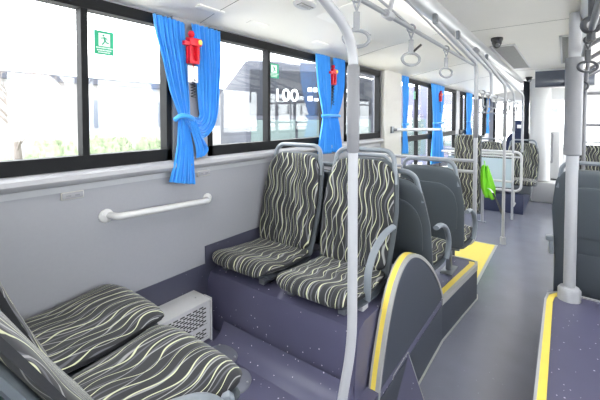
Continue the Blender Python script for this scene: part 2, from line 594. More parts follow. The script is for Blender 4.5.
# white sill rail under the windows
b = MB()
b.prism([(XL, 1.215), (XL, 1.275), (XL + .035, 1.272), (XL + .052, 1.258), (XL + .055, 1.24), (XL + .045, 1.222), (XL + .03, 1.215)], 1, Y0, 3.80)
struct(b, 'trim_8', MT['sill'], smooth=True)
b = MB(); b.box(XL, XL + .008, Y0, 3.80, 1.185, 1.212)
struct(b, 'trim_9', MT['pole'])
# dark vinyl skirting with a step up at the wheel housing
b = MB()
b.prism([(-.2, ZR), (1.335, ZR), (2.75, ZR), (2.75, .74), (1.335, .74), (1.335, .635), (-.2, .635)], 0, XL, XL + .006)
struct(b, 'baseboard_left', MT['vinyl_dark'])
# wide warm-grey pillar between third and fourth window
b = MB(); b.box(XL, XL + .05, 3.84, 4.36, 0, 2.07, .012)
struct(b, 'trim_10', MT['pillar_light'])
b = MB()
for a, c in ((1.125, 1.35), (2.68, 2.96), (5.80, 6.23), (7.33, 7.60), (8.37, 8.78)):
    b.box(XL, XL + .014, a, c, 1.27, 2.05)
struct(b, 'trim_11', MT['pillar'])

# ------------------------------------------------------------------ the seats
def rw(Wd, d, r):
    return Wd if d >= r else Wd - r + math.sqrt(max(r * r - (r - d) ** 2, 0))

def resample(path, n):
    P = [Vector(p) for p in path]
    # catmull-rom
    out = []
    for i in range(len(P) - 1):
        p0, p1, p2, p3 = P[max(i - 1, 0)], P[i], P[i + 1], P[min(i + 2, len(P) - 1)]
        for k in range(n):
            t = k / n
            out.append(.5 * ((2 * p1) + (p2 - p0) * t + (2 * p0 - 5 * p1 + 4 * p2 - p3) * t * t + (3 * p1 - p0 - 3 * p2 + p3) * t ** 3))
    out.append(P[-1])
    return out

def pad_stations(path, wfun, t, off=0.0, rs=.02, r0=.05, r1=.05, n=8):
    pts = resample(path, n)
    L = [0]
    for a, c in zip(pts, pts[1:]): L.append(L[-1] + (c - a).length)
    tot = L[-1]
    # extra stations near both ends so the corners come out round
    ss = sorted(set([x for x in L if .06 < x < tot - .06] + [r0 * (1 - math.cos(PI / 2 * k / 7)) for k in range(8)] + [tot - r1 * (1 - math.cos(PI / 2 * k / 7)) for k in range(8)]))
    st = []
    for s in ss:
        i = max(0, min(len(L) - 2, next((j for j in range(len(L) - 1) if L[j + 1] >= s), len(L) - 2)))
        f = 0 if L[i + 1] == L[i] else (s - L[i]) / (L[i + 1] - L[i])
        p = pts[i].lerp(pts[i + 1], f)
        tg = (pts[min(i + 2, len(pts) - 1)] - pts[max(i - 1, 0)]).normalized()
        nn = Vector((tg.y, -tg.x))                       # normal to the path
        w = wfun(s / tot)
        w = min(rw(w, s, r0), rw(w, tot - s, r1))
        e = min(1.0, .35 + min(s, tot - s) / rs * .65)
        st.append((p.x + nn.x * off, p.y + nn.y * off, nn.x, nn.y, w, t * math.sqrt(max(e, .05))))
    return st

def make_seat(label, L=.54, lift=0.0, fab='fabric', arm=0, legs=True, arm_len=1.0, lean=0.0, arm_z=0.0, arm_x=.243, leg_x=0.0, leg_y=-.20):
    """seat facing local -y, backrest base at the origin; z = 0 is the floor"""
    root = thing('passenger_seat', label, 'seat')
    h = lift
    cp = [(.03, .362 + h), (-.10, .358 + h), (-L * .6, .366 + h), (-L + .06, .380 + h), (-L + .018, .372 + h), (-L, .345 + h)]
    cw = lambda s: .205 + .018 * min(1, s * 2.5)
    st = pad_stations(cp, cw, .028, r0=.03, r1=.085)
    MB().loft(st, sides=True).build('cushion', [MT[fab], MT['piping']], root)
    st = pad_stations(cp, lambda s: cw(s) + .010, .014, off=-.034, r0=.03, r1=.085)
    MB().loft(st).build('seat_pan', MT['plastic_dark'], root)
    def LN(pt):
        a = math.radians(lean); y, z = pt[-2], pt[-1] - .40 - h
        q = (y * math.cos(a) + z * math.sin(a), z * math.cos(a) - y * math.sin(a) + .40 + h)
        return tuple(pt[:-2]) + q
    bp = [LN(q) for q in [(-.005, .378 + h), (.018, .45 + h), (.055, .58 + h), (.098, .75 + h), (.140, .90 + h), (.152, .950 + h)]]
    def bw(s):
        return .206 + .020 * math.sin(min(1, s * 1.5) * PI / 2) - .028 * max(0, s - .55) / .45
    st = pad_stations(bp, bw, .024, r0=.05, r1=.10)
    MB().loft(st, sides=True).build('backrest', [MT[fab], MT['piping']], root)
    st = pad_stations([LN((-.02, .335 + h))] + bp[:-1] + [LN((.153, .962 + h))], lambda s: bw(s) + .013, .020, off=.033, r0=.05, r1=.105)
    sh = MB().loft(st).build('back_shell', MT['plastic'], root)
    st = pad_stations([LN(q) for q in [(.02, .47 + h), (.055, .59 + h), (.098, .75 + h), (.125, .85 + h)]], lambda s: bw(s) - .030, .008, off=.056, r0=.04, r1=.11)
    MB().loft(st).build('back_panel', MT['plastic'], sh)
    hp = fillet([LN(q) for q in [(-.206, .150, .82 + h), (-.184, .180, .972 + h), (-.145, .188, 1.004 + h), (.145, .188, 1.004 + h), (.184, .180, .972 + h), (.206, .150, .82 + h)]], .05, 6)
    MB().tube(hp, .0175, 10, flat=.8).build('grab_handle', MT['handle'], root)
    if arm:
        x = arm_x * arm
        hz = h + arm_z
        k = arm_len
        pa = fillet([(x, .045, .615 + hz), (x, -.06, .612 + hz), (x, -.19, .56 + hz), (x, -.258, .47 + hz), (x, -.258, .40 + h), (x - .012 * arm, -.24, .335 + h)], .08, 6)
        MB().tube(pa, .018, 10, flat=.8).build('armrest', MT['handle'], root)
    if legs:
        for yy in (-L * .75, -.10):
            b = MB(); b.box(-.17, .17, yy, yy + .04, .27 + h, .325 + h, .006)
            b.build('seat_bracket', MT['metal'], root)
        b = MB()
        b.box(leg_x - .02, leg_x + .02, leg_y - .05, leg_y, 0.012, .31 + h, .008)
        b.build('pedestal', MT['metal'], root)
        b = MB(); b.box(leg_x - .045, leg_x + .045, leg_y - .13, leg_y + .07, .0, .014, .005)
        b.build('foot_plate', MT['metal'], root)
    return root

PL = ZR
# facing pair on the wheel housing (backrests towards the front)
s1 = make_seat('patterned rear-facing seat beside the wall, behind the white heater', arm=0, legs=False, L=.415, lift=.03, lean=-1)
s1.location = (-1.452, 1.755, PL)
s2 = make_seat('patterned rear-facing seat with grey armrest, behind the nearest light-grey pole', arm=1, legs=False, fab='fabric2', arm_x=.232, L=.415, lift=.025, lean=-1)
s2.location = (-.955, 1.755, PL)
for s in (s1, s2):
    for xx in (-.17, .13):
        b = MB(); b.box(xx, xx + .04, -.36, -.02, .318, .345, .005)
        b.build('seat_bracket', MT['metal'], s)
b = MB(); b.box(.185, .215, -.27, -.21, .285, .335, .006); b.build('mounting_clamp', MT['pole'], s2)

# forward-facing row back to back with the pair, and the next row
drop = -.09
s3 = make_seat('grey-backed forward-facing aisle seat directly behind the facing pair', lift=-.065, arm=-1, legs=False, lean=7, L=.45)
s3.location = (-.86, 2.26, PL); s3.rotation_euler.z = PI
s4 = dup(s3, (-1.35, 2.26, PL), PI, 'forward-facing wall seat showing only its grab handle between the facing pair')
for c in [c for c in bpy.data.objects if c.parent == s4 and c.name.startswith('armrest')]:
    bpy.data.objects.remove(c)
for s in (s3, s4):
    b = MB()
    b.box(-.18, .18, -.25, -.21, .20, .245, .006)
    b.build('seat_bracket', MT['metal'], s)
s5 = make_seat('grey-backed aisle seat on the platform edge, whole shell and handle showing', lift=drop, arm=-1, legs=True, L=.40, leg_x=-.09, leg_y=-.06)
s5.location = (-.81, 2.87, PL); s5.rotation_euler.z = PI
s6 = dup(s5, (-1.30, 2.87, PL), PI, 'window-side seat beside the whole grey seat shell on the platform')
for c in [c for c in bpy.data.objects if c.parent == s6 and c.name.startswith('armrest')]:
    bpy.data.objects.remove(c)

# foreground pair facing forward
s7 = make_seat('foreground patterned seat against the wall, under the white grab bar', L=.40, lift=.075, arm=0, fab='fabric2', lean=7)
s7.location = (-1.44, .385, PL); s7.rotation_euler.z = PI
s8 = make_seat('foreground patterned seat on the aisle side, nearest the camera', L=.36, lift=.075, arm=-1, fab='fabric', lean=15, arm_z=-.13)
s8.location = (-.965, .385, PL); s8.rotation_euler.z = PI

# right side seats
s9 = make_seat('dark grey seat shell at the right edge behind the grey-sleeved pole', lift=.0, arm=0)
s9.location = (.175, 3.26, .19); s9.rotation_euler.z = PI
b = MB(); b.box(-.222, .222, -.015, .035, .0, .50, .015); b.build('lower_shell', MT['plastic_dark'], s9)
lv = MB()
lv.box(-.255, -.225, .02, .06, .30, .43, .008); lv.box(-.275, -.225, .01, .07, .40, .435, .01)
# lever is on the aisle (-x) side in world space = +x in seat space
for v in lv.bm.verts: v.co.x = -v.co.x
lv.build('recline_lever', MT['handle'], s9)

# ------------------------------------------------------------------ arch end panel of the wheel housing
arch = thing('arch_panel', 'dark grey arch-topped side panel with yellow rim beside the facing pair', 'panel', (-.67, 1.9, ZR))
ap = [(1.43, .0), (1.45, .274), (1.535, .51), (1.61, .64), (1.68, .712), (1.77, .756), (1.87, .760), (2.0, .715), (2.14, .632), (2.25, .548), (2.355, .448), (2.43, .36), (2.485, .262)]
ap = [(p.x, p.y) for p in resample(ap, 4)]
off = Vector((-.67, 1.9, ZR))
def loc_path(path): return [(y - off.y, z - off.z) for y, z in path]
lp = loc_path(ap)
b = MB()
b.prism(lp + [(2.485 - off.y, .0 - off.z)], 0, -.014, .028)
b.build('side_board', MT['arch'], arch)
n_up = next(i for i, p in enumerate(ap) if p[0] > 2.02)
b = MB(); b.band([(y, z + .004) for y, z in lp[:n_up]], 0, -.012, .014, .012)
b.build('yellow_rim', MT['yellow'], arch)
b = MB(); b.band(lp, 0, .013, .032, .018); b.band(lp, 0, -.020, -.010, .016); b.band(lp[n_up - 1:], 0, -.012, .020, .012)
b.build('edge_profile', MT['edge'], arch)
# speckled vinyl patch at the foot of the panel
b = MB()
A = [(.03, -.09, -.012), (.03, -.29, -.02), (.03, -.40, -.279), (.03, .02, -.279)]
D = (.098, -.03, -.279)
for q in ((A[0], A[1], A[2], D), (A[0], D, A[3])):
    b.quad(*q)
b.quad(A[0], A[3], A[2], A[1])
vp = b.build('vinyl_patch', MT['vinyl'], arch)
b = MB(); b.tube([A[2], A[1], A[0], D, A[3]], .0028, 6); b.build('seam', MT['edge'], vp)

# ------------------------------------------------------------------ poles and rails
def pole(label, base, top_z, bend, r=.0175, sleeve=None, collar=True, group=None, foot=None, rs=.021, name='grab_pole'):
    """vertical pole bending rearwards into the ceiling; bend = (dy, z_top)"""
    t = thing(name, label, 'pole', base, 0, group)
    zb = base[2]
    pts = [(0, 0, 0), (0, 0, top_z - zb)]
    if bend: pts += [(bend[2] if len(bend) > 2 else 0, -bend[0], bend[1] - zb)]
    if foot: pts = foot + pts[1:]
    MB().tube(fillet(pts, .10, 10), r, 14).build('tube', MT['pole'], t)
    if sleeve:
        MB().lathe([(r, sleeve[0] - zb), (rs, sleeve[0] - zb + .006), (rs, sleeve[1] - zb - .006), (r, sleeve[1] - zb)], seg=18).build('grip_sleeve', MT['sleeve'], t)
    if collar:
        MB().lathe([(r * 1.9, 0.0), (r * 1.9, .07), (r * 1.6, .085), (r, .09)], seg=18).build('base_collar', MT['pole'], t)
    if bend:
        p = Vector((bend[2] if len(bend) > 2 else 0, -bend[0], bend[1] - zb))
        MB().lathe([(.035, -.0), (.035, .015), (.02, .03)], tuple(p + Vector((0, 0, -.028))), seg=16).build('ceiling_flange', MT['strap'], t)
    return t

pole('nearest light-grey pole in front of the facing pair, curving up to the ceiling', (-.56, 1.045, ZR), 1.765, (.80, 2.185, -.06), r=.0165, sleeve=(1.385, 1.675), collar=False,
     foot=[(-.05, -.03, .0), (-.035, -.02, .22), (0, 0, .46)], rs=.0205)
pole('thick grey-sleeved pole standing on the yellow-edged right platform', (.045, 2.97, ZR), ZC - .01, None, r=.034, sleeve=(1.25, 1.90), rs=.049)

# frame with two crossbars at the front end of the left platform
t = thing('platform_rail', 'tubular light-grey rail frame at the front end of the left platform', 'rail', (-.61, 3.34, ZR))
zb = ZR
MB().tube(fillet([(-.03, -1.10, 2.085 - zb), (0, 0, 1.965 - zb), (0, 0, .41 - zb), (-.17, 0, .37 - zb)], .12, 8), .017, 12).build('tube', MT['pole'], t)
MB().lathe([(.017, 1.33 - zb), (.021, 1.336 - zb), (.021, 1.655 - zb), (.017, 1.66 - zb)], seg=16).build('grip_sleeve', MT['sleeve'], t)
for z in (1.13, 1.035):
    MB().tube([(0, 0, z - zb), (-1.07, 0, z - zb)], .015, 10).build('crossbar', MT['pole'], t)
b = MB(); b.box(-.042, -.018, -1.13, -1.085, 2.07 - zb, 2.13 - zb, .004); b.build('ceiling_bracket', MT['metal'], t)
MB().tube([(-.17, 0, .38 - zb), (-.17, 0, -.26)], .015, 10).build('post', MT['metal'], t)

PG = 'light-grey poles along the left of the aisle'
for (y, lab) in ((4.05, 'short light-grey stanchion bending to the ceiling, first ahead of the platform rail'),
                 (6.05, 'distant light-grey stanchion bending to the ceiling, just behind the glass partition'),):
    t = thing('grab_pole', lab, 'pole', (-.60, y, 0))
    yb = -1.28 if y < 5 else -2.1
    b = MB(); b.box(-.042, -.018, yb - .03, yb + .015, 2.07, 2.13, .004); b.build('ceiling_bracket', MT['metal'], t)
    if y < 5:
        MB().tube(fillet([(0, 0, 1.73), (0, 0, 1.955), (-.03, -1.28, 2.085)], .12, 8), .015, 10).build('tube', MT['pole'], t)
    else:
        MB().tube(fillet([(0, 0, .0), (0, 0, 1.86), (-.03, -2.1, 2.085)], .14, 8), .016, 10).build('tube', MT['pole'], t)
        MB().lathe([(.016, 1.30), (.02, 1.306), (.02, 1.655), (.016, 1.66)], seg=12).build('grip_sleeve', MT['sleeve'], t)
pole('light-grey pole standing on the aisle floor at the corner of the yellow zone', (-.565, 4.80, 0), 1.88, (1.5, 2.085, -.05), r=.0165, sleeve=(1.28, 1.70))

# strap rail over the left seats
t = thing('strap_rail', 'pale tube above the left seats carrying the nearest hanging straps', 'rail', (-.62, 0, 1.945))
MB().tube([(0, -.8, 0), (0, 3.27, 0)], .0105, 10).build('tube', MT['strap'], t)
for y in (-.3, 1.47):
    MB().tube(fillet([(0, y, 0), (-.0, y + .06, .10), (-.04, y + .20, .23)], .05), .011, 8).build('hanger', MT['pole'], t)
    MB().lathe([(.014, -.03), (.02, -.03), (.02, .03), (.014, .03)], (0, y, 0), 12, Matrix.Rotation(PI / 2, 4, 'X')).build('clamp', MT['pole'], t)
for ya, yb in ((2.95, 1.66), (1.75, .5)):
    MB().tube([(0, ya, .008), (-.03, yb, .155)], .006, 8).build('stay', MT['strap'], t)
for y in (1.66, .5):
    b = MB(); b.box(-.045, -.015, y - .025, y + .025, .125, .20, .004); b.build('bracket', MT['metal'], t)
# second, lower strap rail linking the aisle poles
t = thing('strap_rail', 'pale lower tube linking the distant aisle poles, carrying the row of small straps', 'rail', (-.60, 0, 1.73))
MB().tube([(0, 3.37, 0), (0, 7.0, 0)], .013, 10).build('tube', MT['pole'], t)

def make_strap(label, dark=False, group=None):
    m = MT['strap_dark'] if dark else MT['strap']
    r = thing('hanging_strap', label, 'strap', (0, 0, 0), 0, group)
    MB().ring((0, 0, 0), .019, .005, (1, 0, 0), (0, 0, 1), 16, 6).build('hook', m, r)
    b = MB()
    b.tube([(-.012, 0, -.016), (.006, 0, -.07)], .004, 6); b.tube([(.012, 0, -.016), (-.006, 0, -.07)], .004, 6)
    b.build('link', m, r)
    b = MB(); b.box(-.012, .012, -.007, .007, -.125, -.055, .004)
    b.build('web', m, r)
    MB().ring((0, 0, -.152), 1.0, .0075, (.047, .014, 0), (0, 0, .030), 28, 8).build('ring', m, r)
    return r
k0 = make_strap('grey hanging strap half hidden behind the nearest pole')
k0.location = (-.62, 1.18, 1.945); k0.rotation_euler.z = .5
dup(k0, (-.62, 1.757, 1.945), .6, 'grey hanging strap with a dark tab, nearest one clear of the pole')
dup(k0, (-.62, 2.41, 1.945), .7, 'grey hanging strap second clear of the pole, left of the platform rail')
b = MB(); b.tube([(-.587, 1.74, 1.85), (-.575, 1.80, 1.87)], .007, 8)
# dark tab pushed through the web of that strap: part of it
st = [o for o in bpy.data.objects if o.get('label', '').startswith('grey hanging strap with a dark tab')][0]
b.bm.free()
b = MB(); b.tube([(.012, 0, -.115), (.050, 0, -.080)], .006, 8); b.build('dark_tab', MT['black'], st)
ORD = ['nearest', 'second', 'third', 'fourth', 'fifth', 'farthest']
for i, y in enumerate((3.58, 3.86, 4.35, 5.15, 5.55, 6.4)):
    dup(k0, (-.60, y, 1.73), .5, 'small strap on the lower tube of the distant poles, %s from the camera' % ORD[i])

# crossrail along the window of the standing area
t = thing('wall_rail', 'horizontal white rail across the window ahead of the pale pillar', 'rail', (XL, 4.0, 1.36))
MB().tube([(.07, .08, 0.0), (.07, 2.0, -.045)], .02, 10).build('tube', MT['white'], t)
b = MB(); b.box(.05, .07, .0, .08, -.04, .04, .005); b.tube([(.05, .04, 0), (.09, .09, 0)], .016, 8)
b.build('bracket', MT['metal'], t)
b = MB(); b.tube([(0, 1.96, -.044), (.075, 1.96, -.044)], .014, 8); b.build('end_stay', MT['white'], t)

# right hand side rails (dark against the light)
def rrail(y, i, lab):
    t = thing('grab_pole', lab, 'pole', (.16, y, 0))
    MB().tube(fillet([(0, 0, .18 if y < 5.3 else 0), (0, 0, 1.80), (.0, -.75, 2.16)], .14, 8), .016, 10).build('tube', MT['sleeve'], t)
RL = ['first', 'second', 'third']
rrail(4.6, 0, 'grey pole right of the grey-sleeved one, bending up to the ceiling at the frame edge')
rrail(6.3, 1, 'distant grey pole at the right, in front of the far patterned seats')
t = thing('strap_rail', 'dark tube overhead at the right edge carrying the dark strap', 'rail', (.10, 0, 1.945))
MB().tube([(0, .6, 0), (0, 6.2, 0)], .015, 10).build('tube', MT['sleeve'], t)
for y in (2.2, 2.9, 3.7, 4.7, 5.8):
    MB().tube([(0, y, 0), (.36, y - .40, .20)], .015, 8).build('hanger', MT['sleeve'], t)
b = MB(); b.tube([(0, 2.30, .26), (0, 2.30, .06)], .016, 8); b.ring((0, 2.30, .02), .034, .014, (1, 0, 0), (0, 0, 1), 20, 8); b.tube([(0, 2.30, -.02), (0, 2.30, -.06)], .018, 8)
b.build('clamp', MT['strap_dark'], t)
kd = make_strap('dark hanging strap beside the grey-sleeved pole at the top right', dark=True)
kd.location = (.10, 2.62, 1.945); kd.rotation_euler.z = .3; kd.scale = (1.1, 1.1, 1.0)
dup(kd, (.10, 3.6, 1.945), .4, 'dark strap ring low against the right side of the grey-sleeved pole').scale = (1.2, 1.2, 1.25)
t = thing('crossbar_rail', 'horizontal grey bars across the right side behind the grey-sleeved pole', 'rail', (.10, 5.2, 0))
for z in (1.78, 1.42):
    MB().tube([(-.05, 0, z), (XR - .11, 0, z)], .018, 10).build('crossbar', MT['sleeve'], t)
MB().tube([(-.05, 0, .19), (-.05, 0, 2.0)], .016, 10).build('post', MT['sleeve'], t)

# ------------------------------------------------------------------ wall fittings
t = thing('grab_bar', 'white grab bar fixed level on the grey wall beside the foreground seats', 'grab bar', (XL, 0, 0))
bp = fillet([(.005, .785, 1.047), (.055, .80, 1.045), (.055, 1.325, 1.022), (.005, 1.34, 1.021)], .035, 8)
MB().tube(bp, .0165, 14).build('bar', MT['white'], t)
for y, z in ((.772, 1.047), (1.352, 1.021)):
    b = MB()
    b.lathe([(.032, 0), (.032, .006), (.026, .010)], (0.0, y, z), 18, Matrix.Rotation(PI / 2, 4, 'Y'))
    for dy in (-.02, .02): b.lathe([(.005, 0), (.005, .003)], (.009, y + dy, z + .012), 8, Matrix.Rotation(PI / 2, 4, 'Y'))
    b.build('flange', MT['white'], t)

def socket(y, z, lab):
    t = thing('charging_socket', lab, 'socket', (XL, y, z))
    b = MB(); b.box(.0, .010, -.045, .045, -.017, .017, .004); b.build('plate', MT['pillar_light'], t)
    b = MB(); b.box(.009, .0125, -.04, .04, -.0125, .0125, .001); b.build('face', MT['pillar'], t)
    for d in (-.017, .017):
        b = MB(); b.box(.012, .0135, d - .009, d + .009, -.004, .003); b.build('port', MT['sleeve'], t)
socket(.633, 1.168, 'small grey socket plate on the wall above the left end of the grab bar')
socket(1.326, 1.177, 'small grey socket plate on the wall right of the hanging curtain end')

t = thing('heater', 'low white box heater with slotted grille at the foot of the wall', 'heater', (XL, 1.0, ZR))
b = MB(); b.box(.008, .155, -.42, .245, .01, .225, .006); b.build('housing', MT['heater'], t, smooth=False)
b = MB(); b.box(.006, .165, -.43, .25, .222, .232, .003)
for y in (-.3, -.05, .2): b.lathe([(.006, 0), (.006, .004)], (.09, y, .232), 8)
b.build('top_cover', MT['heater'], t)
b = MB()
for z0_, rows in ((.105, 9), (.035, 4)):
    for r_ in range(rows):
        for c_ in range(15):
            y = -.36 + c_ * .039 + (.018 if r_ % 2 else 0)
            if y > .215: continue
            b.box(.154, .1565, y - .013, y + .013, z0_ + r_ * .0115, z0_ + r_ * .0115 + .0062)
    b.box(.1535, .1552, -.385, .228, z0_ - .004, z0_ - .0025)
b.build('grille', MT['black'], t, smooth=False)
b = MB(); b.box(.10, .165, .244, .252, 0.0, .235, .002); b.build('end_plate', MT['white'], t)

for (x, y, lab) in ((-1.39, 1.185, 'flat round grey floor cap against the end of the heater'), (-1.215, 1.10, 'flat round grey floor cap nearest the foreground aisle seat')):
    t = thing('floor_plate', lab, 'floor cap', (x, y, ZR))
    MB().lathe([(.092, 0), (.090, .007), (.070, .013), (.0, .015)], seg=32).build('disc', MT['disc'], t)
    b = MB()
    for k in range(3):
        a = 2 * PI * k / 3 + .4
        b.lathe([(.005, .008), (.005, .014), (.003, .016)], (.078 * math.cos(a), .078 * math.sin(a), 0), 8)
    b.build('screws', MT['pole'], t)

# ------------------------------------------------------------------ curtains
def sheet(rows, pleats, depth, x0=.0, n=60, top_flat=True, phase=0.0, hem=True):
    """rows: (yl, zl, yr, zr, gather) stations from top to bottom in the wall plane; pleats push the cloth towards the room"""
    L = resample([(r[0], r[1]) for r in rows], 6); R = resample([(r[2], r[3]) for r in rows], 6)
    G = resample([(r[4], 0) for r in rows], 6)
    b = MB()
    vs = []
    m = len(L)
    for j in range(m):
        row = []
        for i in range(n + 1):
            u = i / n
            p = L[j].lerp(R[j], u)
            g = G[j].x
            th = u * pleats * 2 * PI + phase
            wv = math.sin(th + .9 * math.sin(th * .37 + j * .05)) * .5 + .3 * math.sin(2.3 * th + j * .08)
            x = x0 + depth * (.55 + wv * .6) * g + .010 * math.sin(u * PI) * g
            row.append((x, p.x, p.y))
        vs.append(row)
    T = [[b.bm.verts.new(v) for v in row] for row in vs]
    for j in range(m - 1):
        for i in range(n):
            b.bm.faces.new([T[j][i], T[j][i + 1], T[j + 1][i + 1], T[j + 1][i]])
    return b

def cloth(b, name, parent):
    o = b.build(name, MT['blue'], parent)
    md = o.modifiers.new('thick', 'SOLIDIFY'); md.thickness = .003
    return o

def curtain_thing(lab):
    return thing('curtain', lab, 'curtain', (XL + .03, 0, 0))

c1 = curtain_thing('blue curtain knotted into a swag, nearest the camera between first two windows')
cloth(sheet([(.995, 2.02, 1.180, 2.01, 1.0), (1.005, 1.93, 1.182, 1.92, 1.1), (1.03, 1.838, 1.190, 1.812, 1.1), (1.080, 1.643, 1.205, 1.624, 1.0), (1.130, 1.525, 1.210, 1.500, .7),
             (1.128, 1.45, 1.212, 1.42, .7), (1.12, 1.36, 1.222, 1.34, 1.0), (1.095, 1.25, 1.228, 1.22, 1.2), (1.070, 1.165, 1.235, 1.130, 1.3)], 7, .024), 'left_panel', c1)
cloth(sheet([(1.215, 2.02, 1.415, 2.012, 1.0), (1.225, 1.92, 1.415, 1.915, 1.1), (1.240, 1.81, 1.414, 1.805, 1.1), (1.252, 1.66, 1.405, 1.64, 1.0), (1.262, 1.56, 1.392, 1.52, 1.0),
             (1.268, 1.525, 1.365, 1.445, 1.0), (1.262, 1.508, 1.315, 1.395, 1.0), (1.250, 1.502, 1.265, 1.388, 1.0), (1.228, 1.505, 1.215, 1.420, 1.0), (1.205, 1.515, 1.175, 1.465, .9), (1.19, 1.53, 1.15, 1.51, .8)], 6, .026, phase=1.0), 'right_panel', c1)
cloth(sheet([(1.175, 1.50, 1.225, 1.505, .9), (1.195, 1.45, 1.248, 1.46, 1.0), (1.210, 1.40, 1.275, 1.395, 1.1), (1.225, 1.33, 1.312, 1.325, 1.2), (1.228, 1.275, 1.290, 1.29, 1.2)], 3, .026, .010, n=30), 'tail', c1)
b = MB()
b.tube(fillet([(.005, 1.118, 1.490), (.040, 1.135, 1.515), (.050, 1.17, 1.508), (.042, 1.208, 1.495), (.005, 1.225, 1.480)], .03, 5), .014, 10)
b.build('knot_band', MT['blue'], c1)

c2 = curtain_thing('blue tied curtain between second and third window, behind the nearest pole')
cloth(sheet([(2.43, 2.03, 2.65, 2.03, 1.0), (2.45, 1.80, 2.66, 1.80, 1.1), (2.52, 1.60, 2.665, 1.60, .9), (2.545, 1.52, 2.67, 1.515, .6), (2.52, 1.42, 2.67, 1.42, .9), (2.45, 1.20, 2.67, 1.19, 1.2)], 7, .03), 'left_panel', c2)
cloth(sheet([(2.715, 2.035, 2.905, 2.035, 1.0), (2.73, 1.80, 2.89, 1.80, 1.1), (2.70, 1.60, 2.83, 1.60, .9), (2.665, 1.52, 2.80, 1.515, .6), (2.665, 1.42, 2.82, 1.42, .9), (2.66, 1.20, 2.87, 1.18, 1.2)], 6, .03, phase=2), 'right_panel', c2)
MB().tube(fillet([(.01, 2.53, 1.515), (.055, 2.56, 1.52), (.06, 2.76, 1.518), (.01, 2.81, 1.515)], .03, 5), .013, 8).build('tie_band', MT['blue'], c2)

def simple_curtain(lab, y0, y1, zb):
    c = curtain_thing(lab); w = y1 - y0
    cloth(sheet([(y0, 2.035, y1, 2.035, 1.0), (y0 + .08 * w, 1.75, y1 - .05 * w, 1.75, 1.1), (y0 + .22 * w, 1.42, y1 - .2 * w, 1.41, .7), (y0 + .12 * w, 1.2, y1 - .1 * w, 1.2, 1.0), (y0, zb, y1, zb - .02, 1.2)], max(4, int(w * 16)), .03), 'panel', c)
    ym, hw = (y0 + y1) / 2, w * .30
    MB().tube(fillet([(.01, ym - hw, 1.415), (.055, ym - hw + .03, 1.42), (.055, ym + hw - .03, 1.42), (.01, ym + hw, 1.415)], .03, 5), .014, 8).build('tie_band', MT['blue'], c)
simple_curtain('narrow blue curtain hanging on the far edge of the pale wide pillar', 4.36, 4.60, 1.05)
simple_curtain('blue tied curtain with a red hammer on it beyond the white window rail', 5.58, 6.34, .78)
simple_curtain('blue curtain behind the patterned wheelchair backrest and the platform rail', 8.00, 8.62, 1.12)
simple_curtain('farthest blue curtain beside the driver window', 10.4, 10.85, 1.1)

# emergency hammers
def hammer(y, z, lab, full=True, x=XL + .02):
    t = thing('emergency_hammer', lab, 'hammer', (x, y, z))
    b = MB()
    b.box(.0, .014, -.034, .034, -.095, .045, .004); b.box(-(x - XL) + .015, .004, -.010, .012, -.03, .03, .002)
    b.build('holder', MT['red'], t)
    b = MB()
    b.box(.012, .034, -.030, -.014, -.092, .0, .005); b.box(.012, .034, .014, .032, -.092, .01, .005); b.box(.012, .034, -.030, .032, -.095, -.078, .005)
    for k in range(8): b.box(.032, .037, .016, .031, -.075 + k * .0095, -.071 + k * .0095)
    b.build('handle', MT['red'], t)
    M = Matrix.Rotation(math.radians(-35), 4, 'X')
    b = MB(); b.box(.012, .040, -.034, .045, .0, .042, .007); b.box(.012, .036, -.064, -.030, -.002, .020, .003)
    b.build('head', MT['red'], t)
    MB().lathe([(.0, -.019), (.012, -.015), (.018, 0), (.012, .015), (.0, .019)], (.028, -.018, .060), 14).build('knob', MT['red'], t)
    MB().lathe([(.013, 0), (.013, .004), (.008, .007)], (.040, .030, .022), 14, Matrix.Rotation(PI / 2, 4, 'Y')).build('button', MT['yellow'], t)
    if full:
        b = MB(); b.box(.016, .020, -.034, .030, -.195, -.105, .002); tg = b.build('tag', MT['tagw'], t)
        MB().tube([(.018, .0, -.09), (.018, .0, -.115)], .003, 6).build('tag_clip', MT['red'], tg)
    b = MB()
    pts = [(.016 + .010 * math.cos(k * .9), .012 * math.sin(k * .9), -.18 - k * .0022) for k in range(44)] if full else [(.016 + .010 * math.cos(k * .9), .010 * math.sin(k * .9), -.10 - k * .004) for k in range(44)]
    b.tube(pts, .0028, 5); b.build('cord', MT['black'], t)
    return t
hammer(1.195, 1.885, 'red emergency hammer with a white paper tag beside the knotted curtain', x=XL + .075)
hammer(2.685, 1.885, 'red emergency hammer hanging between the halves of the tied curtain', full=False, x=XL + .045)
hammer(5.96, 1.86, 'distant red emergency hammer on the curtain beyond the white window rail', full=False, x=XL + .07)

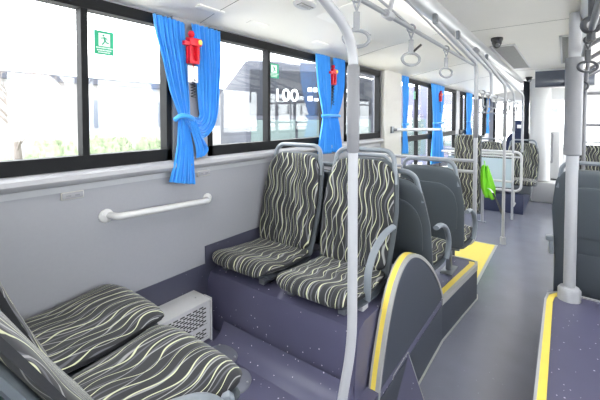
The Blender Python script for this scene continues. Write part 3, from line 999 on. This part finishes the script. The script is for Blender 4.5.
# exit stickers on the panes
def sticker(y0, y1, z0, z1, lab):
    t = thing('exit_sticker', lab, 'sign', (XL - .024, (y0 + y1) / 2, (z0 + z1) / 2))
    w, h = y1 - y0, z1 - z0
    b = MB(); b.box(0, .0015, -w / 2, w / 2, -h / 2, h / 2); b.build('backing', MT['green'], t, smooth=False)
    b = MB(); b.box(.0014, .0022, -w * .28, w * .30, -h * .14, h * .40); p = b.build('picture', MT['exitw'], t, smooth=False)
    s = h / 100
    def bar(pts, r): m.tube([(.0024, y * s, z * s) for y, z in pts], r * s, 6)
    m = MB()
    m.lathe([(4 * s, 0), (4 * s, .001)], (.0022, -3 * s, 31 * s), 12, Matrix.Rotation(PI / 2, 4, 'Y'))
    bar([(-1, 24), (3, 10)], 4.2); bar([(3, 10), (10, 2), (18, 1)], 2.6); bar([(3, 10), (-2, 0), (-9, -8)], 2.6)
    bar([(-2, 23), (-10, 18), (-14, 21)], 2.0); bar([(0, 23), (9, 20), (13, 13)], 2.0)
    m.build('running_figure', MT['green'], p)
    m = MB()
    for (za, wa) in ((-21, .40), (-31, .36), (-40, .30)):
        y = -w * wa
        while y < w * wa:
            l = random.uniform(.5, 1.0) * 5 * s
            m.box(.0014, .0022, y, y + l, (za - 2.6) * s, (za + 2.6) * s); y += l + 2.0 * s
    m.build('lettering', MT['exitw'], t, smooth=False)
sticker(.744, .832, 1.793, 1.903, 'green running-man exit sticker on the nearest window pane')
sticker(1.935, 2.045, 1.795, 1.90, 'green running-man exit sticker on the second window, over the parked bus')
sticker(5.02, 5.13, 1.765, 1.885, 'small green exit sticker on the far window beyond the pale pillar')

# ------------------------------------------------------------------ ceiling fittings
def nozzle(x, y, lab):
    i = next(k for k in range(len(half) - 1) if half[k][0] <= x <= half[k + 1][0])
    (xa, za), (xb, zb2) = half[i], half[i + 1]
    z = za + (zb2 - za) * (x - xa) / (xb - xa)
    t = thing('air_outlet', lab, 'air vent', (x, y, z - .002))
    t.rotation_euler = (0, -math.atan2(zb2 - za, xb - xa), 0)
    b = MB()
    M = Matrix.Diagonal((.62, 1.0, 1, 1))
    b.lathe([(.088, 0), (.084, -.008), (.070, -.012), (.0, -.012)], seg=28, M=M); b.build('bezel', MT['white'], t)
    b = MB(); b.box(-.018, .018, -.058, .058, -.016, -.0115, .002); s = b.build('slot', MT['grille'], t)
    b = MB()
    for k in range(3): b.box(-.013 + k * .010, -.009 + k * .010, -.055, .055, -.018, -.015)
    b.build('louvres', MT['white'], s, smooth=False)
nozzle(-1.18, 1.12, 'slotted air outlet in the ceiling above the second window, nearer the camera')
nozzle(-1.18, 1.63, 'slotted air outlet in the ceiling left of the nearest pole')
def cover(x, y, lab):
    i = next(k for k in range(len(half) - 1) if half[k][0] <= x <= half[k + 1][0])
    (xa, za), (xb, zb2) = half[i], half[i + 1]
    z = za + (zb2 - za) * (x - xa) / (xb - xa)
    t = MB(); t.box(-.022, .022, -.085, .085, -.006, .002, .003)
    o = t.build('ceiling_cover', MT['ceil2']); o.location = (x, y, z); o.rotation_euler = (0, -math.atan2(zb2 - za, xb - xa), 0)
    tag(o, lab, 'cover')
cover(-1.53, 1.25, 'flat white cover strip in the ceiling above the knotted curtain')
cover(-1.53, 1.62, 'flat white cover strip above the middle of the second window')
cover(-1.53, 2.32, 'flat white cover strip above the exit sticker of the second window')
# hatch panel with two dark slots over the left side
t = thing('ceiling_hatch', 'pale ceiling hatch with two dark latch slots above the first clear strap', 'hatch', (-1.02, 2.2, 0))
def cz(x):
    i = next(k for k in range(len(half) - 1) if half[k][0] <= x <= half[k + 1][0])
    (xa, za), (xb, zb2) = half[i], half[i + 1]
    return za + (zb2 - za) * (x - xa) / (xb - xa)
b = MB()
for (ya, yb) in ((-.36, -.357), (.80, .803)):
    b.box(-.26, .26, ya, yb, cz(-1.02) - .03, cz(-1.02) + .02)
M = Matrix.Translation((0, 0, cz(-1.02))) @ Matrix.Rotation(-math.atan2(cz(-.80) - cz(-1.24), .44), 4, 'Y')
b = MB(); b.box(-.27, .27, -.36, .80, -.004, .006, .002, M); b.build('lid', MT['ceil2'], t)
b = MB()
for y in (.05, .26): b.box(-.205, -.185, y, y + .07, -.007, -.003, .001, M)
b.build('latch_slots', MT['black'], t)

def grille(x0, x1, y0, y1, lab):
    t = thing('return_air_grille', lab, 'air grille', ((x0 + x1) / 2, (y0 + y1) / 2, ZC))
    w, l = (x1 - x0) / 2, (y1 - y0) / 2
    b = MB()
    b.box(-w, w, -l, -l + .03, -.012, .0, .003); b.box(-w, w, l - .03, l, -.012, 0, .003)
    b.box(-w, -w + .018, -l, l, -.012, 0, .003); b.box(w - .018, w, -l, l, -.012, 0, .003)
    b.build('frame', MT['white'], t)
    b = MB(); b.box(-w + .014, w - .014, -l + .02, l - .02, -.006, -.002); b.build('backing', MT['grille'], t, smooth=False)
    b = MB()
    n = 46
    for k in range(n):
        y = -l + .05 + k * (2 * l - .1) / (n - 1)
        b.box(-w + .014, w - .014, y - .004, y + .004, -.010, -.005)
    b.build('louvres', MT['louvre'], t, smooth=False)
grille(-.60, -.385, 3.90, 5.80, 'long white return-air grille in the middle ceiling beside the aluminium rail')
grille(-.05, .17, 3.75, 5.6, 'second white return-air grille partly behind the grey-sleeved pole')

def dome(x, y, lab, r=.075):
    t = thing('dome_camera', lab, 'camera', (x, y, ZC))
    MB().lathe([(r, 0), (r, -.018), (r * .93, -.026)], seg=24).build('base', MT['black'], t)
    MB().lathe([(r * .86, -.026), (r * .80, -.05), (r * .55, -.078), (r * .2, -.09), (0, -.091)], seg=24).build('dome', MT['black'], t)
    MB().lathe([(r * .32, 0), (r * .32, .03), (r * .2, .034)], (0.01, -r * .45, -.062), 14, Matrix.Rotation(math.radians(115), 4, 'X')).build('lens', MT['metal'], t)
dome(-.488, 3.54, 'black dome camera on the ceiling nearest, above the long grille', .048)
dome(-.50, 7.2, 'small black dome camera on the ceiling beside the dark display panel', .05)

t = thing('display_panel', 'dark wide display panel hanging below the ceiling towards the front', 'display', (-.02, 6.25, 2.06))
b = MB(); b.box(-.34, .34, -.04, .06, -.125, .14, .006); b.build('housing', MT['white'], t)
b = MB(); b.box(-.335, .335, -.046, -.038, -.115, .115, .002); b.build('screen', MT['led'], t)

# ------------------------------------------------------------------ wheelchair space
t = thing('wheelchair_pad', 'tall narrow patterned backrest standing upright by the wheelchair space', 'backrest', (-1.07, 5.3, 0))
st = [(0, z, -1, 0, .165, .04) for z in [.22 + k * .08 for k in range(13)]]
st = [(0, .20, -1, 0, .12, .02)] + st + [(0, 1.25, -1, 0, .155, .035), (0, 1.265, -1, 0, .12, .02)]
MB().loft(st).build('pad', MT['fabric2'], t)
b = MB(); b.box(-.17, .17, .04, .06, .18, 1.27, .008); b.build('back_plate', MT['plastic'], t)
b = MB(); b.box(-.12, -.09, .04, .07, 0, .3, .004); b.box(.09, .12, .04, .07, 0, .3, .004); b.build('post', MT['metal'], t)

# lime green vest hung beside the backrest
t = thing('hanging_vest', 'lime green cloth vest hanging beside the patterned upright backrest', 'vest', (-.845, 5.36, -.10))
b = MB()
rows = [(-.035, .96, .03), (-.055, .90, .05), (-.06, .82, .075), (-.06, .74, .10), (-.055, .66, .125), (-.03, .58, .12), (.0, .52, .13)]
vs = []
for j, (a, z, c) in enumerate(rows):
    row = []
    for i in range(13):
        u = i / 12
        row.append(b.bm.verts.new((a + (c - a) * u, -.05 + .018 * math.sin(u * 13 + j * .4), z + .012 * math.sin(u * 7))))
    vs.append(row)
for j in range(len(vs) - 1):
    for i in range(12):
        b.bm.faces.new([vs[j][i], vs[j][i + 1], vs[j + 1][i + 1], vs[j + 1][i]])
o = b.build('cloth', MT['lime'], t); md = o.modifiers.new('thick', 'SOLIDIFY'); md.thickness = .006
MB().tube([(.0, -.05, .95), (-.02, -.02, 1.02)], .006, 6).build('loop', MT['lime'], t)

# belt between backrest and pole
t = thing('wheelchair_belt', 'thin white and dark belt drooping from the vest to the floor pole', 'belt', (-.565, 4.8, 0))
MB().tube(fillet([(-.28, .60, .55), (-.20, .43, .56), (-.16, .34, .53)], .05), .012, 6, flat=.4).build('white_end', MT['white'], t)
MB().tube(fillet([(-.16, .34, .53), (-.08, .18, .44), (-.018, .0, .36)], .06), .012, 6, flat=.4).build('dark_webbing', MT['black'], t)

t = thing('floor_post', 'short thin pale post on the floor beside the patterned upright backrest', 'post', (-.93, 5.64, 0))
b = MB(); b.tube([(0, 0, 0.01), (0, 0, .62)], .02, 10); b.build('tube', MT['pole'], t)
b = MB(); b.box(-.05, .05, -.03, .03, 0, .014, .004); b.build('foot', MT['metal'], t)

# glass partition with tubular frame
t = thing('glass_partition', 'pale glass screen in a white tubular frame before the navy box', 'partition', (-.75, 6.2, 0))
fr = fillet([(-.85, 0, .99), (.245, 0, .99), (.245, 0, .40), (-.85, 0, .40)], .09, 8)
MB().tube(fr, .018, 10).build('frame', MT['white'], t)
MB().tube([(-.85, 0, .93 - .02), (.24, 0, .93 - .02)], .012, 8).build('crossbar', MT['white'], t)
b = MB(); b.box(-.80, .15, -.004, .004, .44, .88); b.build('glass', MT['frost'], t, smooth=False)
b = MB(); b.tube([(.15, 0, .40), (.15, 0, .17)], .017, 8); b.tube([(.15, 0, .17), (.15, .22, .17)], .014, 8); b.build('leg', MT['white'], t)
b = MB(); b.tube(fillet([(.25, 0, .99), (.25, 0, 1.84), (.10, -2.2, 2.085)], .12), .017, 10); b.build('upright', MT['pole'], t)
t2 = thing('handrail', 'thin white horizontal handrails in front of the glass screen', 'rail', (-.90, 5.64, 0))
for z in (1.00, .62):
    MB().tube([(-.60, .0, z), (.34, 0, z)], .016, 8).build('bar', MT['white'], t2)
MB().tube([(.34, 0, .62), (.34, 0, 1.0)], .016, 8).build('upright', MT['white'], t2)

# navy wheel box under the front seats
b = MB(); b.box(XL + .002, -.49, 6.43, 7.9, 0, .30, .01)
tag(b.build('wheel_box', MT['navy']), 'dark navy wheel box on the floor under the front patterned seats', 'box')
b = MB(); b.box(.12, XR - .002, 6.6, 8.0, 0, .30, .01)
tag(b.build('wheel_box', MT['navy']), 'dark wheel box under the far right patterned seat', 'box')
f1 = make_seat('far patterned seat nearest the window behind the glass screen', lift=-.18, legs=False)
f1.location = (-1.06, 7.0, .30)
f2 = dup(f1, (-.56, 6.95, .30), 0, 'far patterned seat beside the aisle, right of the glass screen')
f3 = dup(f1, (.42, 7.0, .30), 0, 'far patterned seat at the right edge behind the grey bars')
for s in (f1, f2, f3):
    b = MB(); b.box(-.16, .16, -.38, -.05, .0, .15, .01); b.build('seat_base', MT['metal'], s)

# ------------------------------------------------------------------ driver's area
t = thing('driver_seat', 'dark navy driver seat with headrest and small white label at the front', 'seat', (-.74, 8.6, 0))
st = [(0.02, .50, -1, 0, .20, .07), (0, .62, -1, 0, .25, .08), (0, .85, -1, 0, .26, .08), (0, 1.08, -1, 0, .23, .07), (0, 1.18, -1, 0, .16, .06)]
MB().loft(st).build('backrest', MT['navycloth'], t)
st = [(0, 1.18, -1, 0, .10, .04), (0, 1.22, -1, 0, .145, .055), (0, 1.36, -1, 0, .14, .055), (0, 1.43, -1, 0, .11, .05), (0, 1.45, -1, 0, .06, .03)]
MB().loft(st).build('headrest', MT['navycloth'], t)
b = MB(); b.box(-.045, .045, -.062, -.054, 1.29, 1.36, .002); b.build('label', MT['tagw'], t)
b = MB(); b.box(-.25, .25, 0, .5, .40, .52, .03); b.build('cushion', MT['navycloth'], t)
b = MB(); b.box(-.18, .18, .02, .45, 0, .41, .01); b.build('pedestal', MT['black'], t)
b = MB(); b.box(-.36, -.29, -.02, .32, .70, .78, .02); b.build('armrest', MT['navycloth'], t)

b = MB(); b.lathe([(.16, .38), (.16, ZC)], (0, 0, 0), 28)
o = b.build('cab_column', MT['white']); o.location = (-.36, 7.75, 0)
tag(o, 'thick round white column closing the driver cab', 'column')
b = MB(); b.box(-.62, -.525, 7.72, 7.80, .36, ZC - .02, .01)
tag(b.build('dark_upright', MT['busdark']), 'narrow dark upright panel left of the round white cab column', 'panel')
t = thing('cab_bulkhead', 'low white bulkhead with dark grab handle at the cab door', 'bulkhead', (-.30, 7.7, 0))
b = MB(); b.box(-.16, .24, -.12, 2.6, 0.0, .36, .02); b.box(-.15, -.09, .25, 2.6, .36, 1.15, .01); b.build('body', MT['white'], t)
b = MB(); b.box(-.12, .0, 2.0, 2.04, .36, 2.0, .01); b.build('post', MT['white'], t)
dp = MB(); dp.box(.10, .24, .20, .25, .36, 1.26, .012); dp = dp.build('door_panel', MT['white'], t)
b = MB(); b.box(.115, .225, .192, .202, .375, .40); b.build('slot', MT['black'], dp, smooth=False)
hb = fillet([(.11, .20, .70), (.13, .12, .70), (.13, .12, 1.22), (.11, .20, 1.22)], .05)
MB().tube(hb, .016, 8).build('grab_handle', MT['sleeve'], t)
hb = fillet([(-.12, -.16, .62), (-.14, -.24, .62), (-.14, -.24, .98), (-.12, -.16, .98)], .05)
MB().tube(hb, .016, 8).build('side_handle', MT['sleeve'], t)

t = thing('dashboard', 'white dashboard with a small screen under the windscreen', 'dashboard', (0, 10.5, 0))
b = MB(); b.box(XL + .05, XR - .2, 0, .65, .0, .80, .05); b.build('body', MT['white'], t)
b = MB(); b.box(-.52, -.26, -.02, .04, .82, 1.02, .02); b.build('screen_housing', MT['black'], t)
t = thing('fare_box', 'pale fare box on a stand near the front door', 'fare box', (.12, 9.2, 0))
b = MB(); b.box(-.12, .12, -.12, .12, 0, .85, .02); b.build('stand', MT['white'], t)
b = MB(); b.box(-.14, .14, -.14, .14, .85, 1.10, .03); b.build('coin_box', MT['heater'], t)
t = thing('door_rail', 'white tubular gate rail near the front door', 'rail', (.16, 8.4, 0))
MB().tube(fillet([(-.16, 0, 0), (-.16, 0, 1.05), (.16, 0, 1.05), (.16, 0, 0)], .06), .017, 8).build('loop', MT['white'], t)
MB().tube([(-.16, 0, .7), (.16, 0, .7)], .015, 8).build('crossbar', MT['white'], t)
MB().tube([(.16, 0, 1.0), (.16, 0, 2.17)], .016, 8).build('upright', MT['white'], t)
t = thing('route_screen', 'small bluish screen hanging at the top of the windscreen', 'display', (-.28, 9.6, 1.66))
b = MB(); b.box(-.16, .16, -.02, .03, -.06, .06, .005); b.build('housing', MT['heater'], t)
b = MB(); b.box(-.15, .15, -.025, -.018, -.05, .05); b.build('screen', MT['screen'], t, smooth=False)
MB().tube([(0, 0, .06), (0, 0, ZC - 1.66)], .012, 8).build('hanger', MT['white'], t)
t = thing('visor_panel', 'white roof fairing above the windscreen at the front', 'panel', (XM, 10.6, 2.05))
b = MB(); b.box(-1.25, 1.25, -.3, .58, -.13, .16, .03); b.build('body', MT['white'], t)

# ------------------------------------------------------------------ outside
GZ = -.85
b = MB(); b.box(-70, 60, -40, 90, GZ - .2, GZ)
o = b.build('ground', MT['ground'], smooth=False); o['kind'] = 'structure'

t = thing('building', 'long pale two-storey building across the yard', 'building', (-20, 6, GZ))
b = MB(); b.box(-6, 0, -20, 16, 0, 4.1); b.build('wall', MT['build'], t, smooth=False)
b = MB(); b.box(-6.2, .25, -20.2, 16.2, 4.1, 4.45, .03); b.build('roof_edge', MT['bus'], t, smooth=False)
for k in range(12):
    y = -18.5 + k * 2.9
    f = MB(); f.box(-.02, .06, y, y + 1.9, 1.7, 3.4); w = f.build('window', MT['build'], t, smooth=False)
    f = MB()
    for q in range(3): f.box(.05, .075, y + .08 + q * .6, y + .58 + q * .6, 1.8, 3.3)
    f.build('pane', MT['bwin'], w, smooth=False)

from mathutils import noise as mnoise
def bush(x, y, r, h, lab, name='hedge_bush'):
    b2 = bmesh.new()
    bmesh.ops.create_icosphere(b2, subdivisions=5, radius=1)
    for v in b2.verts:
        n = mnoise.fractal(v.co * 3.0 + Vector((x, y, 0)), 1.0, 2.0, 5)
        n2 = mnoise.noise(v.co * 14 + Vector((y, x, 0)))
        k = 1 + .16 * n + .09 * n2
        v.co = Vector((v.co.x * r * k, v.co.y * r * k, max(0, (v.co.z * .5 + .5) * h * k)))
    b = MB(); b._merge(b2)
    o = b.build(name, MT['leaf']); o.location = (x, y, GZ)
    tag(o, lab, 'bush', 'clipped hedge bushes outside the windows')
for i, (y, r, h) in enumerate([(-.4, .62, 1.5), (1.0, .6, 1.55), (2.4, .62, 1.5), (3.8, .6, 1.85), (5.2, .62, 1.95), (6.6, .6, 1.7), (8.0, .62, 1.6)]):
    bush(-9.5 - .15 * y, y - .4, r, h, 'clipped green hedge bush outside, %s from the left' % ['first', 'second', 'third', 'fourth', 'fifth', 'sixth', 'last'][i])

t = thing('bare_tree', 'pale leafless tree outside the nearest window', 'tree', (-10.5, 2.75, GZ))
b = MB(); b.tube([(0, 0, 0), (.02, .03, 1.2), (.0, -.02, 2.3)], [.10, .085, .06], 8); b.build('trunk', MT['bark'], t)
b = MB()
def branch(p, d, l, r, n):
    q = p + d * l
    mid = p + d * l * .5 + Vector((random.uniform(-.05, .05), random.uniform(-.06, .06), .03)) * l
    b.tube([p, mid, q], [r, r * .8, r * .6], 5)
    if n:
        for k in range(3):
            dd = (d + Vector((random.uniform(-.6, .6), random.uniform(-.75, .75), random.uniform(-.1, .5)))).normalized()
            branch(q, dd, l * random.uniform(.6, .85), r * .6, n - 1)
for k in range(6):
    a = k * 1.05
    branch(Vector((0, -.02, 1.5 + k * .14)), Vector((.5 * math.cos(a), .75 * math.sin(a), .8)).normalized(), .85, .035, 3)
b.build('branches', MT['bark'], t)

def text_mesh(s, size, m, parent, M, name='lettering'):
    cu = bpy.data.curves.new('t', 'FONT'); cu.body = s; cu.size = size; cu.extrude = .01
    tmp = bpy.data.objects.new('t', cu); COL.objects.link(tmp)
    dg = bpy.context.evaluated_depsgraph_get(); dg.update()
    me = bpy.data.meshes.new_from_object(tmp.evaluated_get(dg))
    bpy.data.objects.remove(tmp)
    me.materials.clear(); me.materials.append(m)
    o = bpy.data.objects.new(name, me); COL.objects.link(o); o.parent = parent; o.matrix_local = M
    return o

def parked_bus(y0, lab, body, sign=False, x=-5.2, w=2.6, length=9.0):
    """bus parked nose towards us; its nose plane at x"""
    t = thing('parked_bus', lab, 'bus', (x, y0, GZ), math.radians(-38))
    b = MB(); b.box(-length, 0, 0, w, .30, 3.40, .10); b.build('body', body, t)
    b = MB(); b.box(-.02, .025, .10, w - .10, 2.40, 3.22, .02); b.build('destination_mask', MT['busdark'] if sign else body, t)
    b = MB(); b.box(-.02, .03, .12, w - .12, 1.15, 2.32, .03); b.build('windscreen', MT['buspane'], t)
    b = MB()
    for yy in (w * .36, w * .66): b.box(.028, .036, yy, yy + .05, 1.2, 2.3)
    b.build('wiper', MT['busdark'], t, smooth=False)
    for yy in (.25, w - .6):
        b = MB(); b.box(-.01, .03, yy, yy + .35, .72, .90, .02); b.build('headlight', MT['white'], t)
    b = MB(); b.box(-.05, .06, .05, w - .05, .30, .62, .03); b.build('bumper', MT['busdark'], t)
    for xx in (-2.2, -7):
        for yy in (.02, w - .30):
            b = MB(); b.lathe([(.3, 0), (.48, .03), (.48, .25), (.3, .28)], (xx, yy, .48), 20, Matrix.Rotation(-PI / 2, 4, 'X')); b.build('wheel', MT['black'], t)
    if sign:
        # upright letters on the nose: text x -> world +y, text y -> up, facing +x
        M0 = Matrix(((0, 0, 1, .03), (1, 0, 0, .52), (0, 1, 0, 2.66), (0, 0, 0, 1)))
        text_mesh('100', .32, MT['bustext'], t, M0)
        m = MB()
        for (z, y_, e, h_) in ((2.84, 1.18, 2.15, .08), (2.67, 1.18, 2.05, .09)):
            y = y_
            while y < e:
                l = random.uniform(.5, 1.0) * .10
                m.box(.028, .036, y, y + l, z, z + h_ * random.uniform(.5, 1)); y += l + .035
        m.build('display_text', MT['bustext'], t, smooth=False)
    return t
parked_bus(4.5, 'grey bus parked outside with white 100 on its destination display', MT['bus'], True, x=-4.6)
parked_bus(9.9, 'pale lilac bus parked outside beyond the one numbered 100', MT['buslight'])
parked_bus(14.4, 'farther pale bus seen through the windows ahead of the pale pillar', MT['buslight'])
parked_bus(19.0, 'farthest pale bus parked outside in the row', MT['buslight'])

GROUPS = dict(passenger_seat='patterned passenger seats', curtain='blue curtains on the left windows', emergency_hammer='red emergency hammers', exit_sticker='green exit stickers',
    hanging_strap='hanging straps', grab_pole='grab poles', strap_rail='strap rails', charging_socket='wall sockets', floor_plate='round floor caps', air_outlet='ceiling air outlets',
    ceiling_cover='flat ceiling covers', return_air_grille='return-air grilles', dome_camera='dome cameras', wheel_box='front wheel boxes', parked_bus='buses parked outside', hedge_bush='hedge bushes outside')
for o in bpy.data.objects:
    k = o.name.split('.')[0]
    if o.parent is None and k in GROUPS and 'label' in o:
        o['group'] = GROUPS[k]
